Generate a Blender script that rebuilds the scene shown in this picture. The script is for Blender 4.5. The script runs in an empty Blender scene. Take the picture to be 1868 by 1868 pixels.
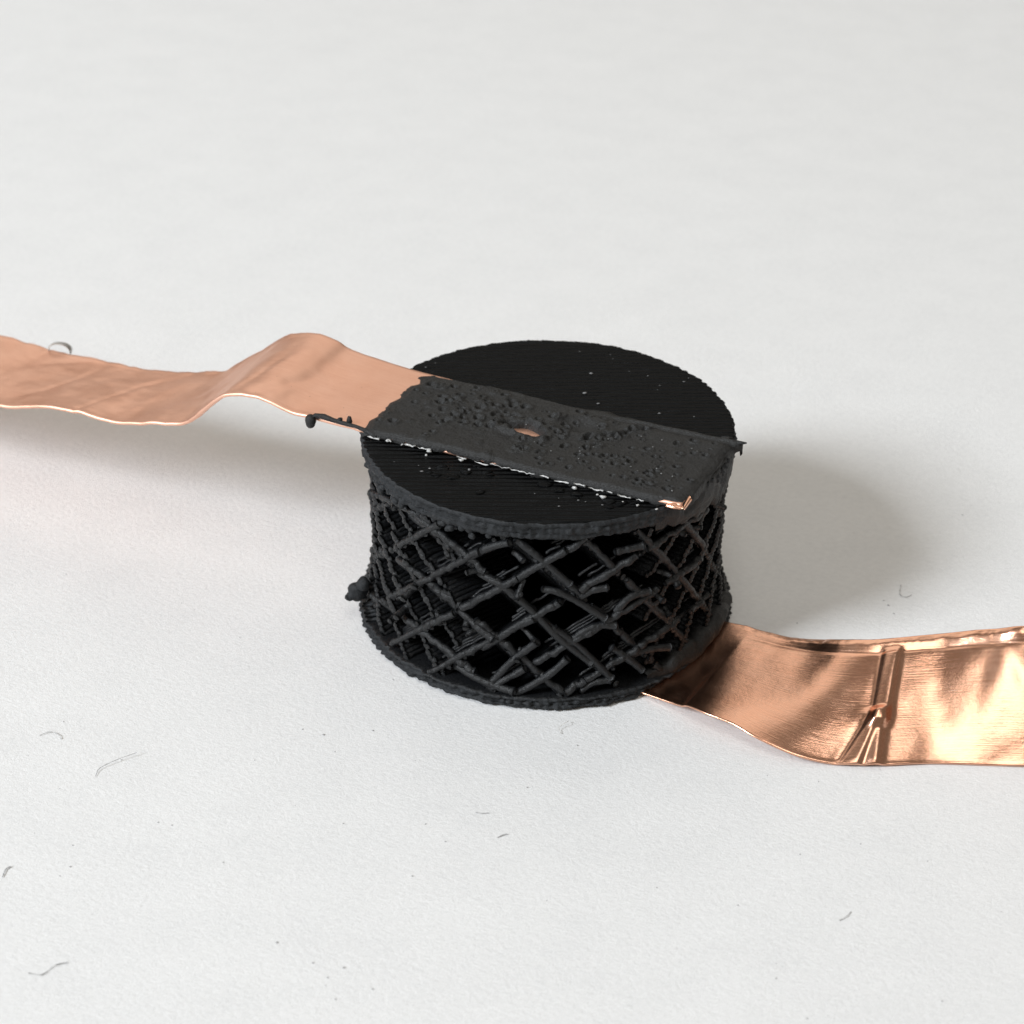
import bpy, math, random
import numpy as np
from mathutils import Vector, Matrix

random.seed(7)
rng = np.random.default_rng(11)
S = bpy.context.scene
COL = S.collection
R = math.radians

# ------------------------------------------------------------------ camera
# one unit = the radius of the printed puck
PITCH, ROLL, DIST = 0.55354, 0.00654, 12.1326
fw = Vector((0, math.cos(PITCH), -math.sin(PITCH)))
rt = Vector((1, 0, 0))
up = rt.cross(fw)
pos = Vector((-0.18962, 0, 0.58254)) - DIST * fw
rt2 = rt * math.cos(ROLL) + up * math.sin(ROLL)
up2 = -rt * math.sin(ROLL) + up * math.cos(ROLL)
cd = bpy.data.cameras.new('camera')
cam = bpy.data.objects.new('camera', cd)
COL.objects.link(cam)
m = Matrix((rt2, up2, -fw)).transposed().to_4x4()
m.translation = pos
cam.matrix_world = m
cd.sensor_fit = 'HORIZONTAL'
cd.sensor_width = 36
cd.lens = 36 * 4046.0 / 1868.0
cd.clip_start = 0.1
cd.clip_end = 500
cd.dof.use_dof = True
cd.dof.focus_distance = 11.35
cd.dof.aperture_fstop = 1.0
S.camera = cam

# ------------------------------------------------------------------ light
w = bpy.data.worlds.new('World')
S.world = w
w.use_nodes = True
bg = w.node_tree.nodes['Background']
bg.inputs[0].default_value = (1.0, 0.90, 0.76, 1)
bg.inputs[1].default_value = 0.17

def area(name, direction, dist, sx, sy, radiance, color):
    d = Vector(direction).normalized()
    l = bpy.data.lights.new(name, 'AREA')
    l.shape = 'RECTANGLE'
    l.size, l.size_y = sx, sy
    l.energy = radiance * math.pi * sx * sy
    l.color = color
    o = bpy.data.objects.new(name, l)
    COL.objects.link(o)
    o.location = d * dist
    o.rotation_euler = (-d).to_track_quat('-Z', 'Y').to_euler()
    return o

area('window_light', (-0.715, -0.418, 0.560), 80, 18.5, 22.7, 52.5, (0.90, 0.95, 1.0))
area('overhead_fill_light', (0.05, -0.40, 0.91), 80, 32, 46, 3.1, (1.0, 0.975, 0.92))  # added overhead fill, sized so the lower tape mirrors a bright patch
area('back_fill_light', (-0.08, 0.69, 0.72), 80, 90, 61, 0.80, (1.0, 0.955, 0.88))  # broad soft fill panel added behind to brighten the flat copper, not a window

S.view_settings.view_transform = 'Standard'
S.view_settings.look = 'None'
S.view_settings.exposure = 0.06
S.view_settings.gamma = 1.0
S.render.engine = 'CYCLES'
S.cycles.use_denoising = True
S.cycles.max_bounces = 8

# ------------------------------------------------------------------ materials
def mat(name, color, rough=0.5, metal=0.0, spec=0.5):
    mt = bpy.data.materials.new(name)
    mt.use_nodes = True
    b = mt.node_tree.nodes['Principled BSDF']
    b.inputs['Base Color'].default_value = (*color, 1)
    b.inputs['Roughness'].default_value = rough
    b.inputs['Metallic'].default_value = metal
    b.inputs['Specular IOR Level'].default_value = spec
    return mt, mt.node_tree.nodes, mt.node_tree.links, b

def add(nodes, kind, **kw):
    n = nodes.new(kind)
    for k, v in kw.items():
        if hasattr(n, k):
            setattr(n, k, v)
        else:
            n.inputs[k.replace('_', ' ')].default_value = v
    return n

def ramp(nodes, stops):
    r = nodes.new('ShaderNodeValToRGB')
    el = r.color_ramp.elements
    while len(el) < len(stops):
        el.new(0.5)
    for e, (p, c) in zip(el, stops):
        e.position = p
        e.color = (*c, 1) if len(c) == 3 else c
    return r

# paper
M_PAPER, N, L, B = mat('white_paper', (0.8, 0.8, 0.8), 0.85, 0, 0.2)
tc = add(N, 'ShaderNodeTexCoord')
n1 = add(N, 'ShaderNodeTexNoise', Scale=2.2, Detail=6.0, Roughness=0.65)
n2 = add(N, 'ShaderNodeTexNoise', Scale=26.0, Detail=5.0, Roughness=0.7)
mp = add(N, 'ShaderNodeMapping')
mp.inputs['Rotation'].default_value = (0, 0, R(35))
mp.inputs['Scale'].default_value = (1.0, 1.25, 1.0)
L.new(tc.outputs['Object'], mp.inputs[0])
L.new(mp.outputs[0], n1.inputs['Vector'])
L.new(mp.outputs[0], n2.inputs['Vector'])
mx = add(N, 'ShaderNodeMath', operation='MULTIPLY_ADD')
L.new(n1.outputs[0], mx.inputs[0]); mx.inputs[1].default_value = 0.35
hm = add(N, 'ShaderNodeMath', operation='MULTIPLY')
L.new(n2.outputs[0], hm.inputs[0]); hm.inputs[1].default_value = 0.65
L.new(hm.outputs[0], mx.inputs[2])
r = ramp(N, [(0.34, (0.755, 0.757, 0.76)), (0.5, (0.805, 0.806, 0.806)), (0.66, (0.845, 0.845, 0.845))])
L.new(mx.outputs[0], r.inputs[0])
L.new(r.outputs[0], B.inputs['Base Color'])
n3 = add(N, 'ShaderNodeTexNoise', Scale=38.0, Detail=6.0, Roughness=0.75)
L.new(mp.outputs[0], n3.inputs['Vector'])
bp = add(N, 'ShaderNodeBump', Strength=0.34, Distance=0.03)
L.new(n3.outputs[0], bp.inputs['Height'])
L.new(bp.outputs[0], B.inputs['Normal'])

# black printed plastic
def black(name, base, rough, spec, scale, dist, lines=False):
    mt, N, L, B = mat(name, base, rough, 0, spec)
    tc = add(N, 'ShaderNodeTexCoord')
    n = add(N, 'ShaderNodeTexNoise', Scale=scale, Detail=5.0, Roughness=0.65)
    L.new(tc.outputs['Object'], n.inputs['Vector'])
    r = ramp(N, [(0.3, tuple(0.75 * c for c in base)), (0.7, tuple(1.45 * c for c in base))])
    L.new(n.outputs[0], r.inputs[0])
    L.new(r.outputs[0], B.inputs['Base Color'])
    rr = ramp(N, [(0.3, (rough - 0.12,) * 3), (0.7, (rough + 0.12,) * 3)])
    L.new(n.outputs[0], rr.inputs[0])
    L.new(rr.outputs[0], B.inputs['Roughness'])
    bp = add(N, 'ShaderNodeBump', Strength=0.6, Distance=dist)
    L.new(n.outputs[0], bp.inputs['Height'])
    if lines:
        wv = add(N, 'ShaderNodeTexWave', wave_type='BANDS', bands_direction='Y', Scale=8.0, Distortion=2.5, Detail=5.0)
        wv.inputs['Detail Scale'].default_value = 2.5
        mp = add(N, 'ShaderNodeMapping')
        mp.inputs['Scale'].default_value = (0.25, 1.0, 0.0)
        L.new(tc.outputs['Object'], mp.inputs[0])
        L.new(mp.outputs[0], wv.inputs['Vector'])
        b2 = add(N, 'ShaderNodeBump', Strength=0.95, Distance=0.02)
        L.new(wv.outputs[0], b2.inputs['Height'])
        L.new(bp.outputs[0], b2.inputs['Normal'])
        L.new(b2.outputs[0], B.inputs['Normal'])
    else:
        L.new(bp.outputs[0], B.inputs['Normal'])
    return mt

M_STRAND = black('black_strand_plastic', (0.0082, 0.0088, 0.0098), 0.36, 0.42, 70, 0.012)
M_DISC = black('black_disc_plastic', (0.0045, 0.0048, 0.0052), 0.50, 0.10, 110, 0.008, lines=True)
M_RIM = black('black_rim_plastic', (0.020, 0.0215, 0.0235), 0.55, 0.22, 50, 0.012)
M_COAT = black('black_conductive_coating', (0.0195, 0.0195, 0.0195), 0.44, 0.28, 75, 0.012)

def copper(name, c0, c1, rough0, rough1, brush):
    mt, N, L, B = mat(name, c0, rough0, 1.0)
    uv = add(N, 'ShaderNodeUVMap')
    mp = add(N, 'ShaderNodeMapping')
    mp.inputs['Scale'].default_value = (3.0, 90.0, 1.0)
    L.new(uv.outputs[0], mp.inputs[0])
    n = add(N, 'ShaderNodeTexNoise', Scale=1.0, Detail=5.0, Roughness=0.7)
    L.new(mp.outputs[0], n.inputs['Vector'])
    tc = add(N, 'ShaderNodeTexCoord')
    n2 = add(N, 'ShaderNodeTexNoise', Scale=5.0, Detail=5.0, Roughness=0.6)
    L.new(tc.outputs['Object'], n2.inputs['Vector'])
    ml = add(N, 'ShaderNodeMath', operation='MULTIPLY_ADD')
    L.new(n.outputs[0], ml.inputs[0]); ml.inputs[1].default_value = 0.55
    m2 = add(N, 'ShaderNodeMath', operation='MULTIPLY')
    L.new(n2.outputs[0], m2.inputs[0]); m2.inputs[1].default_value = 0.45
    L.new(m2.outputs[0], ml.inputs[2])
    r = ramp(N, [(0.32, c0), (0.68, c1)])
    L.new(ml.outputs[0], r.inputs[0])
    # small tarnish specks
    vo = add(N, 'ShaderNodeTexVoronoi', Scale=16.0)
    L.new(tc.outputs['Object'], vo.inputs['Vector'])
    sp = ramp(N, [(0.02, (0.45, 0.45, 0.45)), (0.06, (1, 1, 1))])
    L.new(vo.outputs['Distance'], sp.inputs[0])
    mixc = N.new('ShaderNodeMix'); mixc.data_type = 'RGBA'; mixc.blend_type = 'MULTIPLY'
    mixc.inputs[0].default_value = 0.8
    L.new(r.outputs[0], mixc.inputs[6]); L.new(sp.outputs[0], mixc.inputs[7])
    L.new(mixc.outputs[2], B.inputs['Base Color'])
    rr = ramp(N, [(0.3, (rough0,) * 3), (0.7, (rough1,) * 3)])
    L.new(ml.outputs[0], rr.inputs[0])
    L.new(rr.outputs[0], B.inputs['Roughness'])
    bp = add(N, 'ShaderNodeBump', Strength=brush, Distance=0.006)
    L.new(n.outputs[0], bp.inputs['Height'])
    b2 = add(N, 'ShaderNodeBump', Strength=0.15, Distance=0.02)
    L.new(n2.outputs[0], b2.inputs['Height'])
    L.new(bp.outputs[0], b2.inputs['Normal'])
    L.new(b2.outputs[0], B.inputs['Normal'])
    return mt

M_CU_MATTE = copper('matte_copper_foil', (0.86, 0.485, 0.345), (0.96, 0.62, 0.475), 0.42, 0.56, 0.20)
M_CU_BRIGHT = copper('bright_copper_foil', (0.83, 0.43, 0.28), (0.94, 0.56, 0.40), 0.17, 0.29, 0.17)
M_GLUE, _, _, _ = mat('dried_adhesive', (0.50, 0.50, 0.49), 0.22, 0, 0.5)
M_FLECK, _, _, _ = mat('pale_dust', (0.22, 0.22, 0.22), 0.7, 0, 0.3)
M_LINT, _, _, _ = mat('grey_lint', (0.46, 0.46, 0.46), 0.8, 0, 0.2)
M_LINTP, _, _, _ = mat('pale_lint', (0.62, 0.60, 0.56), 0.8, 0, 0.2)
M_CLEAR, _N, _L, _B = mat('clear_adhesive_curl', (0.55, 0.53, 0.5), 0.15, 0, 0.6)
_B.inputs['Transmission Weight'].default_value = 0.45

# ------------------------------------------------------------------ helpers
def make(name, verts, faces, material, parent=None, smooth=True, uvs=None):
    me = bpy.data.meshes.new(name)
    me.from_pydata([tuple(v) for v in verts], [], [tuple(f) for f in faces])
    me.validate(clean_customdata=False)
    if smooth:
        me.polygons.foreach_set('use_smooth', [True] * len(me.polygons))
    if uvs is not None:
        ul = me.uv_layers.new(name='UVMap')
        vi = np.empty(len(me.loops), dtype=np.int32)
        me.loops.foreach_get('vertex_index', vi)
        ul.data.foreach_set('uv', np.asarray(uvs, dtype=np.float32)[vi].ravel())
    me.materials.append(material)
    me.update()
    o = bpy.data.objects.new(name, me)
    COL.objects.link(o)
    if parent:
        o.parent = parent
    return o

def thing(name, label, cat, loc=(0, 0, 0), group=None):
    o = bpy.data.objects.new(name, None)
    o.empty_display_size = 0.2
    COL.objects.link(o)
    o.location = loc
    tag(o, label, cat, group)
    return o

def tag(o, label, cat, group=None):
    o['label'] = label
    o['category'] = cat
    if group:
        o['group'] = group

def tube(pts, radii, sides=7, zsq=1.0):
    """vertices and faces of a tube along pts with rounded ends"""
    P = np.asarray(pts, float)
    n = len(P)
    T = np.gradient(P, axis=0)
    T /= np.linalg.norm(T, axis=1)[:, None] + 1e-12
    up = np.array([0, 0, 1.0])
    A = np.cross(T, up)
    ln = np.linalg.norm(A, axis=1)
    A[ln < 1e-3] = (1, 0, 0)
    A /= np.linalg.norm(A, axis=1)[:, None]
    Bn = np.cross(A, T)
    a = np.linspace(0, 2 * math.pi, sides, endpoint=False)
    rad = np.asarray(radii, float)
    V = (P[:, None, :] + rad[:, None, None] * (np.cos(a)[None, :, None] * A[:, None, :]
         + zsq * np.sin(a)[None, :, None] * Bn[:, None, :])).reshape(-1, 3)
    F = []
    for i in range(n - 1):
        for k in range(sides):
            k2 = (k + 1) % sides
            F.append((i * sides + k, i * sides + k2, (i + 1) * sides + k2, (i + 1) * sides + k))
    V = list(V)
    for end, i, sgn in ((0, 0, -1), (1, n - 1, 1)):
        c = P[i] + sgn * T[i] * rad[i] * 0.55
        ring = P[i] + sgn * T[i] * rad[i] * 0.4
        base = len(V)
        for k in range(sides):
            V.append(ring + 0.62 * (V[i * sides + k] - P[i]))
        V.append(c)
        for k in range(sides):
            k2 = (k + 1) % sides
            q = (i * sides + k, i * sides + k2, base + k2, base + k)
            tr = (base + k, base + k2, base + sides)
            F.append(q if sgn < 0 else q[::-1])
            F.append(tr if sgn < 0 else tr[::-1])
    return V, F

def merge(parts):
    V, F = [], []
    for v, f in parts:
        o = len(V)
        V.extend(v)
        F.extend(tuple(i + o for i in q) for q in f)
    return V, F

def blob(c, r, squash=(1, 1, 1), seg=8, rings=5, jit=0.18):
    V, F = [], []
    c = np.asarray(c, float)
    ph = rng.uniform(0, 6.28, 3)
    for i in range(rings + 1):
        th = math.pi * i / rings
        for k in range(seg):
            p = 2 * math.pi * k / seg
            d = np.array([math.sin(th) * math.cos(p), math.sin(th) * math.sin(p), math.cos(th)])
            s = 1 + jit * math.sin(3 * d[0] + ph[0]) * math.cos(2.5 * d[1] + ph[1]) + jit * 0.6 * math.sin(4 * d[2] + ph[2])
            V.append(c + d * r * s * np.array(squash))
    for i in range(rings):
        for k in range(seg):
            k2 = (k + 1) % seg
            F.append((i * seg + k, (i + 1) * seg + k, (i + 1) * seg + k2, i * seg + k2))
    return V, F

# smooth lattice value noise in 2-D / 3-D
_tab = rng.random((64, 64, 64))
def vnoise(x, y, z=0.0):
    x, y, z = np.broadcast_arrays(np.asarray(x, float), np.asarray(y, float), np.asarray(z, float))
    xi, yi, zi = np.floor(x).astype(int), np.floor(y).astype(int), np.floor(z).astype(int)
    fx, fy, fz = x - xi, y - yi, z - zi
    fx, fy, fz = fx * fx * (3 - 2 * fx), fy * fy * (3 - 2 * fy), fz * fz * (3 - 2 * fz)
    out = 0
    for dx in (0, 1):
        for dy in (0, 1):
            for dz in (0, 1):
                wgt = (fx if dx else 1 - fx) * (fy if dy else 1 - fy) * (fz if dz else 1 - fz)
                out = out + wgt * _tab[(xi + dx) & 63, (yi + dy) & 63, (zi + dz) & 63]
    return out * 2 - 1

def fbm(x, y, z=0.0, o=4):
    s, a, t = 1.0, 1.0, 0
    for _ in range(o):
        t = t + a * vnoise(np.asarray(x) * s, np.asarray(y) * s, np.asarray(z) * s)
        s *= 2.03
        a *= 0.5
    return t

def catmull(pts, n):
    """resample control points by a Catmull-Rom spline, n samples, even in chord length"""
    P = np.asarray(pts, float)
    P = np.vstack([2 * P[0] - P[1], P, 2 * P[-1] - P[-2]])
    out = []
    for i in range(1, len(P) - 2):
        t = np.linspace(0, 1, 24, endpoint=False)[:, None]
        a, b, c, d = P[i - 1], P[i], P[i + 1], P[i + 2]
        out.append(0.5 * (2 * b + (c - a) * t + (2 * a - 5 * b + 4 * c - d) * t ** 2 + (3 * b - a - 3 * c + d) * t ** 3))
    out.append(P[-2][None])
    Q = np.vstack(out)
    s = np.concatenate([[0], np.cumsum(np.linalg.norm(np.diff(Q[:, :3], axis=0), axis=1))])
    u = np.linspace(0, s[-1], n)
    return np.stack([np.interp(u, s, Q[:, k]) for k in range(Q.shape[1])], -1)

# ------------------------------------------------------------------ the paper
def paper():
    v = [(-60, -40, 0), (60, -40, 0), (60, 90, 0), (-60, 90, 0)]
    o = make('paper', v, [(0, 1, 2, 3)], M_PAPER, smooth=False)
    o['kind'] = 'structure'
    o['label'] = 'sheet of matt white paper the copper taped puck rests on'
paper()

# ------------------------------------------------------------------ the printed puck
H = 1.130          # top face of the puck
Z0, Z1 = 0.072, H - 0.095
RL = 0.953         # radius the lattice reaches
def flare(z):
    return 0.042 * min(1.0, max(0.0, (0.30 - z) / 0.20))
puck = thing('lattice_puck', 'short black printed cylinder with an open diamond lattice wall between two solid discs', 'printed puck')

def disc(name, z_lo, z_hi, rad, layers, material, parent, rough, top=True, phase=0.0):
    """solid disc of stacked printed layers, rim ridged per layer and toothed by the line ends"""
    nseg = 1100
    a = np.linspace(0, 2 * math.pi, nseg, endpoint=False)
    rows = []
    dz = (z_hi - z_lo) / layers
    for l in range(layers):
        tooth = 0.5 + 0.5 * np.sin(a * 0 + (np.cos(a) if l % 2 else np.sin(a)) * 130 + l)
        side = np.abs(np.sin(a)) if l % 2 else np.abs(np.cos(a))
        amp = rough * (0.25 + 0.35 * side)
        base = rad + 0.010 * float(vnoise(l * 7.7 + phase, 1.5)) + amp * (tooth - 0.5) + rough * (0.25 * fbm(np.cos(a) * 11 + phase, np.sin(a) * 11, l * 3.1) + 0.45 * fbm(np.cos(a) * 40 + phase, np.sin(a) * 40, l * 3.1, 2))
        for fz, dr in ((0.08, -0.010), (0.5, 0.004), (0.92, -0.010)):
            dr = dr * (0.5 + 0.7 * vnoise(np.cos(a) * 7, np.sin(a) * 7, l * 3.3 + fz + phase))
            rows.append((base + dr + 0.004 * fbm(np.cos(a) * 60, np.sin(a) * 60, l + fz * 5 + phase, 2), np.full(nseg, z_lo + dz * (l + fz)) + (0.0 if (l == layers - 1 and fz > .9) else 1.0) * 0.006 * fbm(np.cos(a) * 14, np.sin(a) * 14, l + fz * 2 + phase)))
    V, F = [], []
    # underside ring, rim rows, top rings to the centre
    for rr_, zz in rows:
        V.extend(zip(rr_ * np.cos(a), rr_ * np.sin(a), zz))
    nr = len(rows)
    for i in range(nr - 1):
        for k in range(nseg):
            k2 = (k + 1) % nseg
            F.append((i * nseg + k, i * nseg + k2, (i + 1) * nseg + k2, (i + 1) * nseg + k))
    last = (nr - 1) * nseg
    prev = last
    for fr in (0.985, 0.95, 0.8, 0.5, 0.2):
        b = len(V)
        q = rows[-1][0] * fr if fr > 0.97 else np.full(nseg, rad * fr)
        V.extend(zip(q * np.cos(a), q * np.sin(a), np.full(nseg, z_hi)))
        for k in range(nseg):
            k2 = (k + 1) % nseg
            F.append((prev + k, prev + k2, b + k2, b + k))
        prev = b
    c = len(V); V.append((0, 0, z_hi))
    for k in range(nseg):
        F.append((prev + k, prev + (k + 1) % nseg, c))
    c = len(V); V.append((0, 0, rows[0][1].mean()))
    for k in range(nseg):
        F.append((c, (k + 1) % nseg, k))
    o = make(name, V, F, material, parent, smooth=True)
    return o

o = disc('top_disc', H - 0.10, H, 0.995, 3, M_DISC, puck, 0.012)
o.data.materials.append(M_RIM)
for p in o.data.polygons:
    if p.center.z < H - 0.006:
        p.material_index = 1
o = disc('bottom_disc', 0.008, 0.074, 1.028, 3, M_STRAND, puck, 0.016, phase=5)
o.data.materials.append(M_RIM)
for p in o.data.polygons:
    if p.center.z < 0.070:
        p.material_index = 1

# ---- the lattice: lines laid in two crossing directions that shift with height, every line a strand of its own
NL = 52
FIL = 0.0180
#        line angle, spacing, shift per height, phase
FAMS = [(R(52), 0.330, 1.12, 0.75), (R(-52), 0.268, 0.765, 0.783), (R(36), 0.243, 0.95, 0.3), (R(-40), 0.243, 0.95, 0.1)]

strands = []
for l in range(NL):
    z = Z0 + (Z1 - Z0) * (l + 0.5) / NL
    for f, (ang, PER, sig, phase) in enumerate(FAMS):
        if f < 2 and (l + f) % 2:
            continue
        d = np.array([math.cos(ang), math.sin(ang)])
        nrm = np.array([-d[1], d[0]])
        if f < 2 and nrm[1] > 0:
            nrm = -nrm
        for k in range(-8, 9):
            kk = (int(math.floor(k + sig * z / PER)) * 7 + f * 31)
            off = (((k + phase + sig * z / PER) + 8) % 17 - 8) * PER
            off += 0.014 * float(vnoise(z * 5.0, k * 3.7, f * 9.1)) + 0.004 * float(vnoise(z * 40.0, k * 1.7, f * 5.1))
            lim = RL + flare(z) - (0.006 if f < 2 else 0) + rng.normal(0, 0.004) + 0.008 * float(vnoise(z * 6.0, k * 2.3, f * 4.4))
            if abs(off) > lim - 0.03:
                continue
            hl = math.sqrt(lim * lim - off * off)
            t0, t1 = -hl, hl
            if f == 0 and off < -0.02 and rng.random() < 0.8:      # this set stops short of the left wall
                pass
            if f == 2:                       # third set: only where its ends come out on the left
                if not (-0.40 < off < 0.75):
                    continue
                t1 = t0 + 0.42
            if f == 3:                       # and on the right
                if not (-0.30 < off < 0.70):
                    continue
                t0 = t1 - 0.42
            n = max(4, int((t1 - t0) / 0.11))
            t = np.linspace(t0, t1, n)
            P = np.concatenate([nrm * off + d * t[:, None], np.full((n, 1), z + 0.002 * (f - 1))], 1)
            strands.append(P)

def strand_mesh(P):
    n = len(P)
    P = P.copy()
    P[:, 2] += 0.004 * fbm(P[:, 0] * 5, P[:, 1] * 5, P[:, 2] * 9, 2)
    P[:, :2] += 0.005 * np.stack([fbm(P[:, 0] * 5 + 7, P[:, 1] * 5, P[:, 2] * 30, 2), fbm(P[:, 0] * 5 + 31, P[:, 1] * 5, P[:, 2] * 30, 2)], -1)
    # finer steps near the two cut ends, which are swollen and droop a little
    out = []
    f0 = FIL * (1 + 0.16 * float(vnoise(P[0, 0] * 6, P[0, 1] * 6, P[0, 2] * 6)))
    for e in (0, 1):
        tip, nxt = (P[0], P[1]) if e == 0 else (P[-1], P[-2])
        u = (nxt - tip) / np.linalg.norm(nxt - tip)
        leftish = np.clip((-tip[0] - 0.25) / 0.3, 0, 1)
        sw = 1.05 + rng.uniform(0.0, 0.08) + leftish * rng.uniform(-0.05, 0.38)
        dr = abs(rng.normal(0, 0.0025 + 0.008 * leftish))
        seg = [(tip - (0, 0, dr), f0 * sw), (tip + u * 0.018 - (0, 0, dr * 0.7), f0 * (1 + (sw - 1) * 0.9)), (tip + u * 0.045 - (0, 0, dr * 0.2), f0)]
        if e == 0:
            out += seg
            mid = list(P[1:-1])
        else:
            out += [(p, f0 * (1 + 0.08 * rng.normal())) for p in mid] + seg[::-1]
    pts = np.array([o_[0] for o_ in out]); rad = np.array([o_[1] for o_ in out])
    return tube(pts, rad, 8, 1.0)

# those whose ends show nearest the viewer first
def nearness(P):
    e = P[0] if P[0, 1] < P[-1, 1] else P[-1]
    return e[1] + rng.normal(0, 0.02)
strands.sort(key=nearness)
for P in strands[:290]:
    V, F = strand_mesh(P)
    make('strand', V, F, M_STRAND, puck)
V, F = merge([strand_mesh(P) for P in strands[290:]])
o = make('inner_strands', V, F, M_STRAND, puck)
o['kind'] = 'stuff'
print('strands', len(strands), 'tris inner', len(F) * 2)

# loose tails that stick out of the front wall
def on_wall(az, z, r=RL):
    return np.array([r * math.cos(az), r * math.sin(az), z])
LOOSE = [[(-112.1, 0.76), (-103.6, 0.71), (-95.1, 0.582), (-86.6, 0.415), (-76.7, 0.253)],
         [(-91.9, 0.709), (-86.9, 0.696), (-80.1, 0.621), (-72.5, 0.517)],
         [(-80.2, 0.655), (-76.8, 0.695), (-72.2, 0.705)],
         [(-83.2, 0.377), (-79.0, 0.446), (-73.9, 0.47), (-69.0, 0.459)],
         [(-79.8, 0.092), (-76.0, 0.136), (-71.0, 0.144)],
         [(-69.5, 0.306), (-64.3, 0.229), (-60.1, 0.15)],
         [(-101.5, 0.735), (-95.2, 0.833), (-85.0, 0.956)],
         [(-110.9, 0.299), (-106.1, 0.376), (-100.1, 0.472), (-94.2, 0.539)],
         [(-119.1, 0.16), (-112.4, 0.136), (-106.1, 0.112), (-99.9, 0.10)],
         [(-99.6, 0.075), (-95.7, 0.125), (-88.9, 0.207), (-84.0, 0.291)],
         [(-68.6, 0.526), (-64.1, 0.608), (-57.3, 0.615)],
         [(-69.3, 0.897), (-64.8, 0.905), (-60.7, 0.911)],
         [(-63.3, 0.242), (-55.1, 0.239), (-49.4, 0.216)],
         [(-118.9, 0.5), (-113.3, 0.444), (-107.0, 0.384)],
         [(-107.8, 0.101), (-100.9, 0.263), (-93.3, 0.397)],
         [(-115.0, 0.84), (-108.7, 0.932), (-101.9, 0.99)],
         [(-88.3, 0.467), (-80.6, 0.356), (-70.6, 0.153)],
         [(-100.3, 1.0), (-92.8, 0.901), (-83.6, 0.75)]]
def sheet_edges():
    out = []
    for f in (0, 1):
        ang, PER, sig, ph = FAMS[f]
        nx, ny = (math.sin(ang), -math.cos(ang)) if f == 0 else (math.sin(ang), -math.cos(ang))
        for k in range(-12, 13):
            run = []
            az = -146.0
            cut = rng.uniform(14, 45)
            while az < -30:
                a0 = R(az)
                z = 0.5
                for _ in range(6):
                    off = (RL + flare(z)) * (nx * math.cos(a0) + ny * math.sin(a0))
                    z = (off - (k + ph) * PER) / sig
                ok = 0.07 < z < H - 0.11
                if ok and cut > 0:
                    run.append((az, z + 0.004 * rng.normal()))
                elif len(run) >= 3:
                    out.append((f, run)); run = []
                else:
                    run = []
                if cut <= 0:
                    cut = rng.uniform(16, 50)
                    az += rng.choice([0.0, 1.0, 3.0])
                cut -= 1.5
                az += 1.5
            if len(run) >= 3:
                out.append((f, run))
    return out
for f, q in sheet_edges():
    r0 = RL + (0.004 if f == 0 else -0.004)
    pts = catmull([on_wall(R(az), z, r0 + flare(z) + 0.004 * rng.normal()) for az, z in q], max(12, 4 * len(q)))
    rad = 0.0200 * (1 + 0.16 * fbm(pts[:, 0] * 9, pts[:, 2] * 9, f * 3.0, 3) + 0.12 * fbm(pts[:, 0] * 60, pts[:, 2] * 60, f * 3.0, 2))
    rad[0] *= rng.uniform(0.8, 1.15); rad[-1] *= rng.uniform(0.9, 1.2)
    V, F = tube(pts, rad, 9)
    make('fused_strand', V, F, M_STRAND, puck)
    if f == 0:                              # the thin edges of the layers behind it
        for dz in (0.030, 0.047, 0.064):
            i0 = int(rng.uniform(0, 0.45) * len(q))
            i1 = i0 + int(rng.uniform(0.35, 0.8) * len(q))
            sub = q[i0:i1]
            if len(sub) < 3:
                continue
            pts = catmull([on_wall(R(az), z + dz, RL + flare(z) - 0.022 - 0.3 * dz) for az, z in sub if z + dz < H - 0.1] or [on_wall(R(a_), z_, RL - .03) for a_, z_ in sub], 3 * len(sub))
            V, F = tube(pts, 0.0085 * (1 + 0.2 * fbm(pts[:, 0] * 20, pts[:, 2] * 20, dz * 50, 2)), 7)
            make('thin_strand', V, F, M_STRAND, puck)

for q in LOOSE:
    n = len(q)
    ctrl = []
    for i, (az, z) in enumerate(q):
        e = min(i, n - 1 - i) / max(1, (n - 1) / 2)
        ctrl.append(on_wall(R(az), z, 0.958 + flare(z) + (0.012 if i == n - 1 else 0.0) - (0.012 if i == 0 else 0.0)))
    pts = catmull(ctrl, 30)
    rad = 0.0205 * (1 + 0.10 * fbm(pts[:, 0] * 14, pts[:, 2] * 14, 2.0, 2) + 0.10 * fbm(pts[:, 0] * 60, pts[:, 2] * 60, 5.0, 2))
    rad[-1] *= 1.22; rad[-2] *= 1.1
    rad[0] *= rng.uniform(0.8, 1.25)
    V, F = tube(pts, rad, 9)
    make('loose_strand', V, F, M_STRAND, puck)

# ragged cut stubs standing proud of the wall, most of them on the left and right
for k in range(26):
    az = rng.choice([rng.uniform(208, 246), rng.uniform(246, 290), rng.uniform(290, 345)], p=[0.45, 0.2, 0.35])
    a0 = R(az)
    z = rng.uniform(0.14, H - 0.16)
    p0 = on_wall(a0, z, RL - 0.03)
    out = np.array([math.cos(a0 + rng.normal(0, .7)), math.sin(a0 + rng.normal(0, .7)), rng.normal(-0.15, 0.25)])
    L_ = rng.uniform(0.045, 0.085)
    r0 = rng.uniform(0.012, 0.019)
    V, F = tube([p0, p0 + out * L_ * 0.5, p0 + out * L_ + (0, 0, -0.008), p0 + out * (L_ + 0.012) + (0, 0, -0.012)], [r0, r0, r0 * 1.15, r0 * rng.uniform(0.9, 1.35)], 8)
    make('strand_stub', V, F, M_STRAND, puck)

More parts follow.
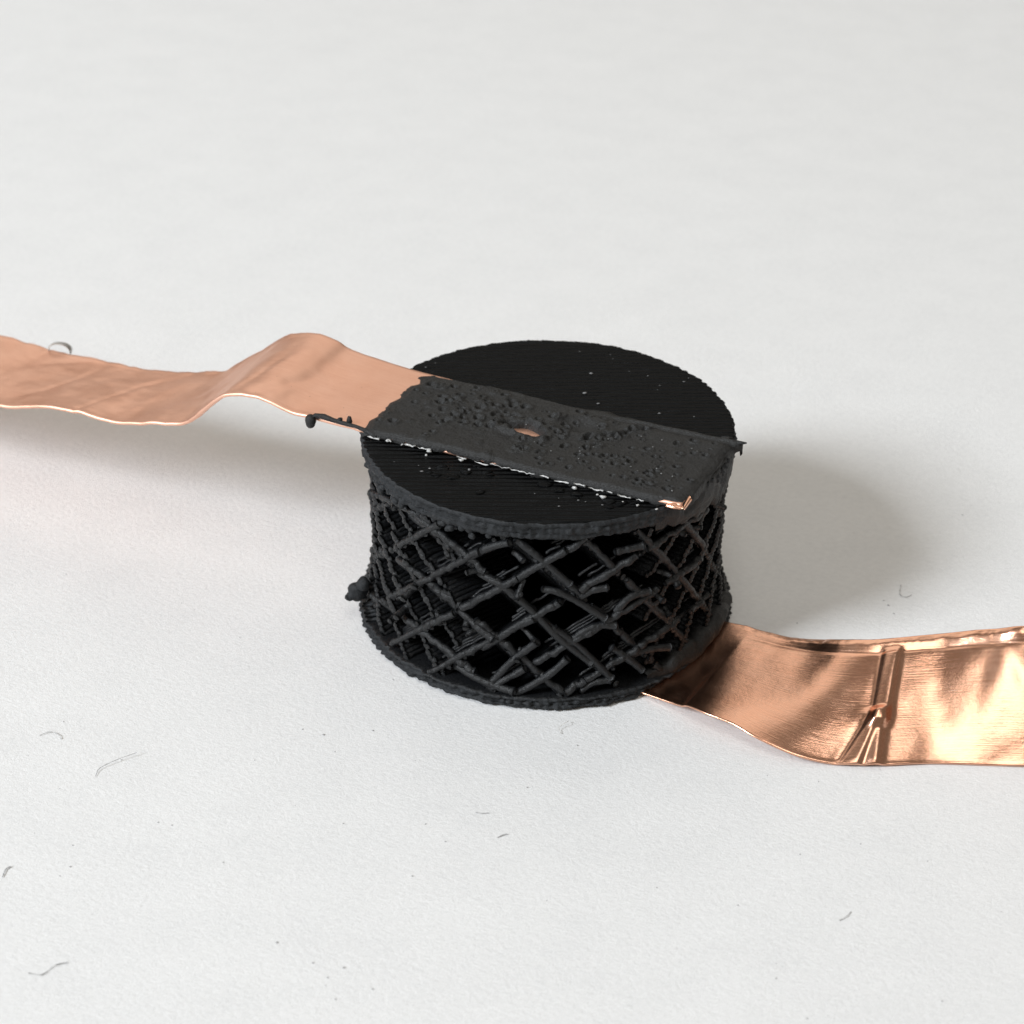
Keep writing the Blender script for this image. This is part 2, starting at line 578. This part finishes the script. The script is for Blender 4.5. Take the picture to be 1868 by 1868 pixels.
# the beads of line ends hanging under the top disc, front and left
for az in np.concatenate([np.arange(192, 252, 2.3)]):
    a0 = R(az + rng.normal(0, 0.4))
    rr_ = rng.uniform(0.018, 0.026) * (1.5 if 240 < az < 252 and rng.random() < .5 else 1)
    V, F = blob(on_wall(a0, H - 0.105 + rng.normal(0, 0.012), 0.975 + rng.normal(0, 0.008)), rr_, (1, 1, rng.uniform(0.9, 1.3)))
    make('rim_bead', V, F, M_RIM, puck)

# the torn clump on the left of the lower disc
parts = [blob((-1.03, -0.20, 0.19), 0.055, (1.1, 0.8, 1.0), 12, 8, .12), blob((-1.075, -0.22, 0.165), 0.026, (1, 1, 1)), blob((-1.0, -0.22, 0.25), 0.045, (0.8, 1, 1), 12, 8, .12),
         tube([(-1.02, -0.2, 0.2), (-1.07, -0.22, 0.17), (-1.085, -0.225, 0.16)], [0.04, 0.028, 0.022])]
for k in range(7):
    a0 = R(187 + 1.9 * k + rng.normal(0, .3))
    parts.append(tube([on_wall(a0, 0.13 - .008 * k, 0.97), on_wall(a0, 0.122 - .008 * k, 1.025 + rng.uniform(0, .018))], [0.011, 0.006], 6))
V, F = merge(parts)
make('torn_clump', V, F, M_RIM, puck)

def smear(name, a0, a1, zfun_lo, zfun_hi, rin, thick, seed, material, parent, na=150, nz=14):
    """rough skin of paste over a stretch of the wall"""
    A = np.linspace(R(a0), R(a1), na)
    T = np.linspace(0, 1, nz)
    V = []
    for i, a in enumerate(A):
        u = i / (na - 1)
        fade = min(1, 7 * u, 7 * (1 - u))
        lo, hi = zfun_lo(u), zfun_hi(u)
        for t in T:
            z = lo + (hi - lo) * t
            r_ = rin + fade * (thick * math.sin(math.pi * (0.12 + 0.8 * t)) + 0.012 * float(fbm(a * 9, z * 14, seed, 4)))
            V.append((r_ * math.cos(a), r_ * math.sin(a), z))
    F = []
    for i in range(na - 1):
        for k in range(nz - 1):
            F.append((i * nz + k, (i + 1) * nz + k, (i + 1) * nz + k + 1, i * nz + k + 1))
    n0 = len(V)
    for i, a in enumerate(A):                # closed on the inside
        for t in (0, 1):
            z = V[i * nz + (0 if t == 0 else nz - 1)][2]
            V.append(((rin - 0.06) * math.cos(a), (rin - 0.06) * math.sin(a), z))
    for i in range(na - 1):
        b = n0 + 2 * i
        F.append((b, b + 2, (i + 1) * nz, i * nz))
        F.append((i * nz + nz - 1, (i + 1) * nz + nz - 1, b + 3, b + 1))
        F.append((b + 1, b + 3, b + 2, b))
    return make(name, V, F, material, parent)

smear('paste_skirt', -58, 4, lambda u: 0.03 + 0.05 * u, lambda u: 0.095 + 0.075 * math.sin(math.pi * min(1, u * 1.1)) + 0.02 * float(vnoise(u * 17, 1.3)), 0.995, 0.040, 4.2, M_COAT, puck)
smear('rim_paste', -57, -8, lambda u: H - 0.13 - 0.05 * math.sin(math.pi * u) + 0.02 * float(vnoise(u * 23, 4.3)), lambda u: H + 0.012, 0.985, 0.022, 8.8, M_COAT, puck)

# ------------------------------------------------------------------ ribbons
def ribbon(name, front, back, nu, nv, thick, disp, material, parent, lift=0.0):
    Fr, Bk = catmull(front, nu), catmull(back, nu)
    s = np.concatenate([[0], np.cumsum(np.linalg.norm(np.diff((Fr + Bk) / 2, axis=0), axis=1))])
    v = np.linspace(0, 1, nv)
    G = Fr[:, None, :] * (1 - v)[None, :, None] + Bk[:, None, :] * v[None, :, None]
    du = np.gradient(G, axis=0)
    dv = np.gradient(G, axis=1)
    Nn = np.cross(du, dv)
    Nn /= np.linalg.norm(Nn, axis=2)[..., None]
    if Nn[..., 2].mean() < 0:
        Nn = -Nn
    D = disp(s[:, None] + 0 * v[None, :], v[None, :] + 0 * s[:, None], G)
    top = G + Nn * D[..., None]
    bot = top - Nn * thick
    # rounded long edges
    e = thick * 0.5
    C = dv / np.linalg.norm(dv, axis=2)[..., None]
    mid_f = (top[:, 0] + bot[:, 0]) / 2 - C[:, 0] * e * 0.8
    mid_b = (top[:, -1] + bot[:, -1]) / 2 + C[:, -1] * e * 0.8
    prof = np.concatenate([mid_f[:, None], top, mid_b[:, None], bot[:, ::-1]], axis=1)
    K = prof.shape[1]
    V = prof.reshape(-1, 3)
    vv = np.concatenate([[0], v, [1], v[::-1]])
    UV = np.stack([np.repeat(s, K), np.tile(vv, nu)], -1)
    F = []
    for i in range(nu - 1):
        for k in range(K):
            k2 = (k + 1) % K
            F.append((i * K + k, (i + 1) * K + k, (i + 1) * K + k2, i * K + k2))
    F.append(tuple(range(K)))
    F.append(tuple((nu - 1) * K + k for k in range(K))[::-1])
    o = make(name, V, F, material, parent, uvs=UV)
    return o, s, top

# ---- upper tape -------------------------------------------------------
UPa = np.array([-0.926, -0.158])
UU = np.array([0.9144, -0.4048])
NN = np.array([0.4048, 0.9144])
WID = 0.722
def st(s, t, z):
    p = UPa + UU * s + NN * t
    return (p[0], p[1], z)
ZF, ZB = H + 0.034, H + 0.020      # foil height over the disc at its front and back edge
fr = [(-7.5, .50), (-5.5, .60), (-4.2, .66), (-3.4, .70), (-2.9, .74), (-2.413, .778), (-2.103, .842), (-1.918, .856), (-1.791, .850), (-1.666, .842), (-1.409, .895), (-1.211, .940),
      (-1.119, .995), (-1.044, 1.064), (-0.970, 1.134), (-0.897, 1.192), (-0.793, 1.226), (-0.708, 1.231), (-0.625, 1.214), (-0.543, 1.188),
      (-0.443, 1.172), (-0.261, 1.176), (-0.130, 1.180), (0, ZF + .006), (0.5, ZF), (1.2, ZF), (1.735, ZF + .004)]
bk = [(-7.5, .50), (-5.5, .60), (-4.5, .67), (-3.9, .72), (-3.4, .75), (-2.959, .775), (-2.566, .756), (-2.178, .760), (-1.796, .779), (-1.531, .827), (-1.381, .868), (-1.267, .926), (-1.152, 1.022),
      (-1.040, 1.107), (-0.947, 1.179), (-0.857, 1.227), (-0.760, 1.252), (-0.680, 1.258), (-0.594, 1.242), (-0.492, 1.205), (-0.338, 1.187), (-0.203, 1.172),
      (0, ZB + .01), (0.5, ZB), (1.2, ZB), (1.765, ZB)]
tape = thing('copper_tape', 'matte copper foil strip bridging the top of the black puck, half under black coating', 'copper tape', st(0, 0.36, H), 'copper foil tapes')
tape.location = (0, 0, 0)

def disp_top(s, v, G):
    d = 0.006 * fbm(G[..., 0] * 3.1, G[..., 1] * 3.1, 0.4, 3)
    off = np.clip((-(G[..., 0] + 0.95)) * 2.2, 0, 1)       # only the free part is wavy
    d = d * (0.15 + 0.85 * off)
    d += 0.008 * np.exp(-(v / 0.022) ** 2) * off           # the slightly raised, doubled front lip
    d += 0.006 * np.exp(-((1 - v) / 0.02) ** 2) * off * (1 + fbm(G[..., 0] * 14, G[..., 1] * 3, 2.0, 2))
    d += off * (0.0055 * fbm(G[..., 0] * 8 + G[..., 1] * 3, G[..., 1] * 6, 1.4, 3) - 0.006 * np.clip(0.25 - np.abs(vnoise(G[..., 0] * 4 - G[..., 1] * 3.0, G[..., 1] * 2.5, 5.4)), 0, 1) / 0.25)
    return d
foil, _, _ = ribbon('foil', [st(s, 0, z) for s, z in fr], [st(s, WID, z) for s, z in bk], 620, 44, 0.022, disp_top, M_CU_MATTE, tape)

# ---- black coating over the puck end of the upper tape ------------------
def coating():
    ns, nt = 340, 150
    sv = np.linspace(0, 1, ns)
    tv = np.linspace(0, 1, nt)
    SS, TT = np.meshgrid(sv, tv, indexing='ij')
    # region boundaries in (s, t)
    left = -0.065 + 0.018 * fbm(TT * 7, 3.3, 0, 3) + 0.03 * np.exp(-((TT - 0.80) / 0.05) ** 2) + 0.10 * np.clip((TT - 0.88) / 0.12, 0, 1) ** 1.5
    right = 1.748 + 0.028 * TT - 0.010 * np.clip((0.14 - TT) / 0.06, 0, 1) + 0.006 * fbm(TT * 12, 9.1, 0, 3)
    s = left + (right - left) * SS
    tf = -0.014 + 0.012 * np.clip((s - 1.60) / 0.05, 0, 1) + 0.006 * fbm(s * 14, 5.5, 0, 3)
    tb = 0.735 + 0.050 * np.exp(-((s - 1.06) / 0.16) ** 2) + 0.030 * np.exp(-((s - 0.5) / 0.2) ** 2) + 0.012 * fbm(s * 11, 2.2, 0, 4) + 0.02 * np.clip((s - 1.3) / .3, 0, 1)
    t = tf + (tb - tf) * TT
    zf = ZF + (ZB - ZF) * np.clip(t / WID, 0, 1)
    h = np.full_like(s, 0.020)
    # smooth left skin, thicker, bubbly middle left, ridged middle right
    h += 0.012 * np.exp(-((s - 0.45) / 0.35) ** 2)
    wr = np.exp(-((s - 0.42) / 0.36) ** 2) * np.exp(-((t - 0.42) / 0.26) ** 2)
    h += 0.011 * wr * np.clip(fbm(s * 12, t * 17, 1.0, 3), -1, 1.2) + 0.007 * wr * np.abs(fbm(s * 26, t * 30, 2.0, 2))
    h += 0.0035 * fbm(s * 8, t * 8, 3.0, 3) + 0.0016 * fbm(s * 45, t * 45, 6.0, 2)
    h += 0.010 * np.exp(-((t - 0.60) / 0.05) ** 2) * np.clip((s - 0.85) / 0.2, 0, 1)      # long ridge near the back
    h -= 0.010 * np.exp(-((t - 0.665) / 0.02) ** 2) * np.clip((s - 0.9) / 0.2, 0, 1)
    h += 0.012 * np.exp(-((t - 0.70) / 0.022) ** 2) * np.clip((s - 1.0) / 0.3, 0, 1)
    # blister right of the crater
    rb = np.hypot((s - 0.98) / 0.16, (t - 0.50) / 0.10)
    h += 0.013 * np.exp(-(np.abs(rb - 0.9) / 0.28) ** 2) - 0.014 * np.exp(-(rb / 0.6) ** 2)
    # the torn crack
    ax, ay, bx, by = 1.06, 0.385, 1.30, 0.60
    q = np.clip(((s - ax) * (bx - ax) + (t - ay) * (by - ay)) / ((bx - ax) ** 2 + (by - ay) ** 2), 0, 1)
    dcr = np.hypot(s - ax - q * (bx - ax), t - ay - q * (by - ay) - 0.03 * np.sin(q * 9) * 0.6)
    h += 0.017 * np.exp(-((dcr - 0.026) / 0.020) ** 2) * np.where((t - ay) * (bx - ax) > (s - ax) * (by - ay), 1, 0.25)
    h -= 0.024 * np.exp(-(dcr / 0.011) ** 2) * (0.6 + 0.6 * fbm(s * 20, t * 20, 8.0, 2))
    # pits and pin bubbles
    for k in range(240):
        if k < 90:
            ps, pt = rng.normal(0.42, 0.24), rng.normal(0.40, 0.16)
            pr = rng.uniform(0.012, 0.026)
        else:
            ps, pt = rng.uniform(0.7, 1.7), rng.uniform(0.04, 0.62)
            pr = rng.uniform(0.006, 0.020)
        dd = np.hypot(s - ps, (t - pt) * 1.1) / pr
        m_ = dd < 3
        sg = 1 if (k < 90 and k % 3 == 0) else -1
        h[m_] += pr * (0.75 * sg * np.exp(-(dd[m_] / 0.75) ** 2) + 0.35 * np.exp(-((dd[m_] - 1.35) / 0.45) ** 2))
    # crater that bares the copper
    rc = np.hypot((s - 0.735) / 0.092 + 0.2 * fbm(s * 14, t * 14, 7.0, 2), (t - 0.335) / 0.044 + 0.2 * fbm(s * 14, t * 14, 9.0, 2))
    h += 0.030 * np.exp(-((rc - 1.75) / 0.5) ** 2) * (0.7 + 0.5 * fbm(s * 22, t * 22, 5.0, 2))
    h = np.where(rc < 1.35, h - 0.075 * np.clip((1.35 - rc) / 0.5, 0, 1), h)
    # edges: thin out at the left, drop to the disc at the back, roll at the front
    h *= np.clip((s - left) / 0.05, 0.12, 1) ** 0.5
    back_drop = np.clip((t - (WID - 0.035)) / (tb - WID + 0.035), 0, 1)
    z = zf + h
    z = z * (1 - back_drop) + (H + 0.010 * (1 - back_drop)) * back_drop
    z = np.where((t > 0.64) & (s < 0.02), zf + 0.012, z)
    z -= 0.016 * np.exp(-((t - tf) / 0.012) ** 2)
    endr = np.clip((s - (right - 0.06)) / 0.06, 0, 1)
    z -= 0.018 * endr ** 2
    # pulled-out point at the far right corner
    tip = np.exp(-(((s - right) / 0.05) ** 2 + ((t - 0.715) / 0.035) ** 2))
    s = s + 0.035 * tip
    z = z + 0.012 * tip
    p = UPa[None, None, :] + UU[None, None, :] * s[..., None] + NN[None, None, :] * t[..., None]
    top = np.concatenate([p, z[..., None]], -1)
    V = list(top.reshape(-1, 3))
    F = []
    idx = lambda i, k: i * nt + k
    for i in range(ns - 1):
        for k in range(nt - 1):
            F.append((idx(i, k), idx(i + 1, k), idx(i + 1, k + 1), idx(i, k + 1)))
    border = [(i, 0) for i in range(ns)] + [(ns - 1, k) for k in range(1, nt)] + [(i, nt - 1) for i in range(ns - 2, -1, -1)] + [(0, k) for k in range(nt - 2, 0, -1)]
    b0 = len(V)
    for (i, k) in border:
        q = top[i, k].copy()
        dz = 0.030
        if k == 0 and i < ns - 1:
            dz = 0.026 + 0.010 * float(fbm(s[i, 0] * 30, 1.1, 0, 3))
        if k == nt - 1:
            dz = 0.02
        if i == ns - 1:
            dz = 0.05 + 0.02 * float(fbm(t[i, k] * 20, 3.0, 0, 3))
        q[2] -= dz
        V.append(q)
    nb = len(border)
    for j in range(nb):
        j2 = (j + 1) % nb
        a_, b_ = idx(*border[j]), idx(*border[j2])
        F.append((a_, b0 + j, b0 + j2, b_))
    return make('coating', V, F, M_COAT, tape)
coating()

# the pulled tip at the right corner
V, F = tube([st(1.74, 0.70, ZB + .012), st(1.79, 0.70, ZB + .016), st(1.835, 0.695, ZB + .030)], [0.022, 0.014, 0.004], 7)
make('coating_tip', V, F, M_COAT, tape)

# bare copper at the front right corner: a folded edge
def strip(pts_a, pts_b, name):
    V, F = [], []
    n = len(pts_a)
    for a_, b_ in zip(pts_a, pts_b):
        a_, b_ = np.array(a_), np.array(b_)
        V += [a_, b_, b_ - (0, 0, .006), a_ - (0, 0, .006)]
    for i in range(n - 1):
        for k in range(4):
            F.append((4 * i + k, 4 * i + (k + 1) % 4, 4 * i + 4 + (k + 1) % 4, 4 * i + 4 + k))
    F.append((0, 1, 2, 3)); F.append(tuple(4 * (n - 1) + k for k in (3, 2, 1, 0)))
    return make(name, V, F, M_CU_BRIGHT, tape, uvs=[(v[0], v[1]) for v in V])
strip([st(s, -0.018 + .004 * math.sin(40 * s), ZF - .014 - .004 * math.sin(31 * s)) for s in np.linspace(1.655, 1.750, 12)],
      [st(s, -0.012 + .010 * abs(math.sin(23 * s)), ZF - .002 + .004 * math.sin(60 * s)) for s in np.linspace(1.655, 1.750, 12)], 'bare_edge')
strip([st(1.757, t, ZF - .012) for t in np.linspace(-0.018, 0.085, 9)],
      [st(1.748 - .004 * math.sin(20 * t), t, ZF + .003 + .09 * t) for t in np.linspace(-0.018, 0.085, 9)], 'bare_edge')

# strings and drips of coating along the front edge, left end
def spt(px):
    return [st(*q) for q in px]
V, F = merge([tube(spt([(-0.335, -0.030, 1.165), (-0.36, -0.028, 1.186), (-0.33, -0.02, 1.203), (-0.28, -0.016, 1.205), (-0.22, -0.016, 1.196), (-0.15, -0.012, 1.190), (-0.09, -0.01, 1.186), (-0.03, -0.008, 1.172), (0.02, -0.004, 1.150)]),
                   [0.016, 0.014, 0.013, 0.017, 0.013, 0.012, 0.010, 0.013, 0.018], 7),
              blob(st(-0.355, -0.03, 1.168), 0.034, (1, 1, 1.05), 10, 7, .12)])
make('coating_drip', V, F, M_COAT, tape)
for q in ((-0.145, 0.012, 1.20), (-0.19, -0.006, 1.20)):
    V, F = blob(st(*q), 0.015, (1, 1, 1.7 if q[1] > 0 else 1.1))
    make('coating_speck', V, F, M_COAT, tape)

# shiny dried adhesive along the front edge
runs = [(-0.02, 0.05), (0.10, 0.12), (0.175, 0.19), (0.20, 0.26), (0.27, 0.35), (0.50, 0.555), (0.60, 0.68), (0.69, 0.80), (0.80, 0.94), (0.97, 1.02), (1.05, 1.13), (1.16, 1.22), (1.24, 1.32), (1.34, 1.37), (1.40, 1.47), (1.50, 1.54)]
for a_, b_ in runs:
    n = max(4, int((b_ - a_) / 0.012))
    ss = np.linspace(a_, b_, n)
    big = rng.uniform(0.6, 1.3)
    zz = ZF - rng.uniform(0.006, 0.018)
    pts = [st(s_, -0.022 - 0.004 * rng.random(), zz + rng.normal(0, 0.003)) for s_ in ss]
    rad = 0.0040 * big * (0.25 + 1.1 * rng.random(n))
    V, F = tube(pts, rad, 6)
    make('adhesive', V, F, M_GLUE, tape)
for s_, t_, z_, sc in [(0.345, -0.03, ZF - .012, 1.3), (0.335, -0.045, ZF - .03, .8), (1.17, -0.04, H + .012, 1.2), (1.30, -0.05, H + .01, .8), (1.335, -0.06, H + .01, 1.5), (0.10, -0.02, ZF - .01, 1.2), (0.53, -.03, H + .014, 1.3), (1.62, -.05, H + .006, .7), (1.44, -.06, H + .006, .8), (1.52, -.055, H + .006, .8)]:
    V, F = blob(st(s_, t_, z_), 0.008 * sc, (1.4, 1, 0.8), 7, 5, .3)
    make('adhesive_bead', V, F, M_GLUE, tape)

# little curl of clear liner standing on the back edge, far left
Vc = []
cx = st(-2.52, WID + .0, .757)
n = 16
F = []
for i in range(n):
    a_ = math.pi * i / (n - 1)
    x_ = -0.062 * math.cos(a_)
    z_ = 0.055 * math.sin(a_) ** 0.8 - 0.02 * (i / (n - 1))
    wd = 0.012 + 0.05 * (i / (n - 1)) ** 2
    for dy in (0, 1):
        Vc.append((cx[0] + x_ + .02, cx[1] + dy * wd, cx[2] + z_))
for i in range(n - 1):
    F.append((2 * i, 2 * i + 1, 2 * i + 3, 2 * i + 2))
o = make('liner_curl', Vc, F, M_CLEAR, tape)
md = o.modifiers.new('thick', 'SOLIDIFY'); md.thickness = 0.006

# ---- lower tape -------------------------------------------------------
tape2 = thing('copper_tape', 'shiny creased copper foil strip running out from under the base of the black puck', 'copper tape', (0, 0, 0), 'copper foil tapes')
lf = [(-0.1, -0.42, .012), (0.25, -0.72, .018), (0.647, -1.012, .050), (0.727, -1.099, .095), (0.819, -1.186, .110), (0.941, -1.261, .105), (1.060, -1.354, .085), (1.247, -1.443, .045), (1.438, -1.474, .016),
      (1.657, -1.483, .016), (1.937, -1.463, .016), (2.211, -1.473, .016), (2.398, -1.48, .016), (2.9, -1.49, .016), (3.5, -1.5, .02), (4.6, -1.52, .02), (6.5, -1.55, .02)]
lb = [(0.30, 0.14, .012), (0.65, -0.12, .030), (1.039, -0.384, 0.115), (1.086, -0.414, 0.125), (1.149, -0.469, 0.135), (1.222, -0.521, 0.15), (1.297, -0.584, 0.17), (1.429, -0.68, 0.22), (1.566, -0.8, 0.305), (1.767, -0.850, .350),
      (2.049, -0.86, .393), (2.302, -0.915, .460), (2.472, -0.957, .505), (2.95, -1.01, .54), (3.55, -1.03, .54), (4.65, -1.0, .48), (6.55, -.92, .36)]

def disp_low(s, v, G):
    off = np.clip((G[..., 0] - 1.0) / 0.4, 0, 1)
    d = 0.010 * off * fbm(s * 2.2, v * 1.4, 3.0, 3)
    # rolled rim and the groove below it along the back edge
    d += off * (0.0075 * np.exp(-((v - 0.955) / 0.035) ** 2) - 0.0045 * np.exp(-((v - 0.885) / 0.014) ** 2))
    d += 0.004 * np.exp(-(v / 0.015) ** 2) * off
    d += 0.003 * off * np.exp(-((v - 0.97) / 0.03) ** 2) * fbm(s * 22, v * 8, 1.0, 3)
    # the Y-shaped crease
    x = G[..., 0]
    def ridge(xa, va, xb, vb, wl, wr, hgt):
        """a fold: steep on one side, a long flat facet on the other"""
        q = np.clip((v - va) / (vb - va), 0, 1)
        xc = xa + (xb - xa) * q
        m_ = np.clip((v - va + .04) / 0.07, 0, 1) * np.clip((vb + .03 - v) / 0.06, 0, 1)
        dx = x - xc
        p = np.where(dx < 0, np.exp(-(dx / wl) ** 2), np.exp(-(dx / wr) ** 2))
        return hgt * m_ * p
    d = d - ridge(1.635, 0.36, 1.735, 0.92, 0.030, 0.016, 0.008)
    d = d + ridge(1.705, 0.30, 1.805, 0.90, 0.070, 0.030, 0.030)
    d = d - ridge(1.450, 0.0, 1.635, 0.38, 0.040, 0.016, 0.008)
    d = np.maximum(d, d + ridge(1.550, 0.0, 1.680, 0.42, 0.070, 0.024, 0.022))
    d = np.maximum(d, d + ridge(1.645, 0.0, 1.705, 0.42, 0.052, 0.030, 0.028))
    # the bulges that catch the added overhead fill
    d = d + 0.008 * off * np.exp(-((x - 2.45 - 0.15 * v) / 0.20) ** 2)
    d = d - 0.006 * off * np.exp(-((x - 1.93 - 0.12 * v) / 0.10) ** 2) - 0.006 * off * np.exp(-((x - 2.62 + 0.3 * v) / 0.06) ** 2)
    return d
ribbon('foil', lf, lb, 800, 90, 0.012, disp_low, M_CU_BRIGHT, tape2)

# ------------------------------------------------------------------ dust and lint
def lint(pts, rad, label, material=None):
    P = catmull([(x, y, z) for x, y, z in pts], 14)
    V, F = tube(P, rad * 0.44 * (1 + 0.35 * rng.normal(size=len(P)).clip(-1.5, 1.5)), 6)
    o = make('lint_fibre', V, F, material or M_LINT)
    tag(o, label, 'lint', 'lint fibres on the paper')
lint([(-2.26, -1.60, .005), (-2.25, -1.545, .010), (-2.18, -1.49, .018), (-2.08, -1.43, .022)], 0.004, 'longest grey lint fibre, bent at one end, on the paper near the left side')
lint([(-2.60, -1.27, .005), (-2.55, -1.245, .010), (-2.50, -1.27, .008), (-2.485, -1.30, .005)], 0.0035, 'small arched grey lint fibre on the paper behind the longest fibre', M_LINT)
lint([(-2.33, -3.0, .005), (-2.27, -3.01, .006), (-2.22, -2.95, .006), (-2.17, -2.93, .005)], 0.005, 'wavy grey lint fibre nearest the lower left corner of the paper', M_LINT)
lint([(-2.575, -2.36, .005), (-2.57, -2.31, .007), (-2.55, -2.285, .006)], 0.006, 'short dark hooked lint fibre at the left margin of the paper')
lint([(-0.36, -1.86, .004), (-0.33, -1.87, .006), (-0.29, -1.865, .004)], 0.004, 'tiny dark curved lint fibre in front of the puck, nearer to it')
lint([(-0.25, -2.05, .004), (-0.22, -2.03, .006), (-0.20, -2.025, .004)], 0.005, 'tiny dark lint fibre in front of the puck, farther from it')
lint([(0.11, -1.13, .012), (0.10, -1.16, .030), (0.06, -1.19, .015), (0.07, -1.23, .005)], 0.0028, 'pale hair of lint at the foot of the front of the puck', M_LINTP)
lint([(2.02, 0.18, .005), (2.0, 0.08, .006), (2.03, 0.05, .005), (2.07, 0.08, .005)], 0.004, 'faint grey lint loop on the paper behind the lower tape')
lint([(1.33, -2.62, .004), (1.36, -2.60, .006), (1.39, -2.56, .004)], 0.004, 'short grey lint fibre on the paper in front of the lower tape')

parts = []
known = [(-1.244, -2.79, .011), (-1.15, -1.247, .011), (-0.899, -1.207, .010), (-1.26, -1.2, .007), (-2.27, -2.28, .010), (-0.792, -3.084, .008), (-1.07, -2.92, .009), (-0.93, -2.95, .009), (1.919, -0.029, .011), (1.938, -0.11, .009), (2.497, 0.939, .010), (1.9, 0.02, .008), (-0.65, -2.33, .008),
         (1.35, -1.60, .006), (-2.5, -1.15, .006), (-1.9, -1.95, .007), (-1.0, -1.95, .006), (-0.6, -1.95, .007), (-.5, -2.08, .006), (0.15, -1.32, .008), (0.5, -2.4, .006), (1.0, -3.0, .007), (1.8, -2.2, .006), (2.2, -2.9, .006)]
for x, y, r_ in known:
    parts.append(blob((x, y, r_ * 0.25), r_ * 0.50, (1.3, 1, 0.6), 7, 5, .4))
for k in range(60):
    parts.append(blob((rng.uniform(-2.8, 2.6), rng.uniform(-3.3, 1.6), 0.001), rng.uniform(0.002, 0.0045), (1.3, 1, 0.6), 6, 4))
V, F = merge(parts)
o = make('dust_specks', V, F, M_LINT)
o['kind'] = 'stuff'
o['label'] = 'fine dark dust specks scattered over the white paper'

parts = []
for k in range(80):
    a_, q = rng.uniform(0, 6.28), math.sqrt(rng.random()) * 0.95
    x, y = q * math.cos(a_), q * math.sin(a_)
    t_ = (x - UPa[0]) * NN[0] + (y - UPa[1]) * NN[1]
    if -0.06 < t_ < 0.80:
        continue
    L_ = rng.choice([0.003, 0.004, 0.006, 0.009], p=[.5, .3, .15, .05])
    parts.append(blob((x, y, H + 0.003), L_, (rng.uniform(0.8, 1.8), 0.7, 0.6), 6, 4, .3))
for k in range(28):
    s_, t_ = rng.uniform(0.3, 1.7), rng.uniform(0.03, 0.62)
    p = st(s_, t_, ZF + (ZB - ZF) * t_ / WID + 0.026)
    parts.append(blob(p, rng.uniform(0.002, 0.0045), (1.2, 1, 0.8), 6, 4, .3))
V, F = merge(parts)
o = make('pale_flecks', V, F, M_FLECK)
o['kind'] = 'stuff'
o['label'] = 'pale dust flecks lying on the black top of the puck'
# dark crumbs of paste on the front half of the top disc
for x, y, r_ in [(-0.62, -0.50, .018), (-0.55, -0.46, .028), (-0.49, -0.55, .026), (-0.43, -0.50, .022), (-0.58, -0.53, .020), (-0.36, -0.43, .030), (-0.32, -0.50, .020), (-0.30, -0.53, .018), (-0.02, -0.62, .030), (0.05, -0.68, .026), (0.14, -0.72, .026),
                 (0.30, -0.78, .022), (0.36, -0.80, .024), (-0.35, -0.70, .018), (0.30, -0.84, .020), (0.42, -0.80, .02)]:
    V, F = blob((x, y, H), r_, (1.3, 1, 0.45), 10, 6, .25)
    make('paste_crumb', V, F, M_DISC, puck)
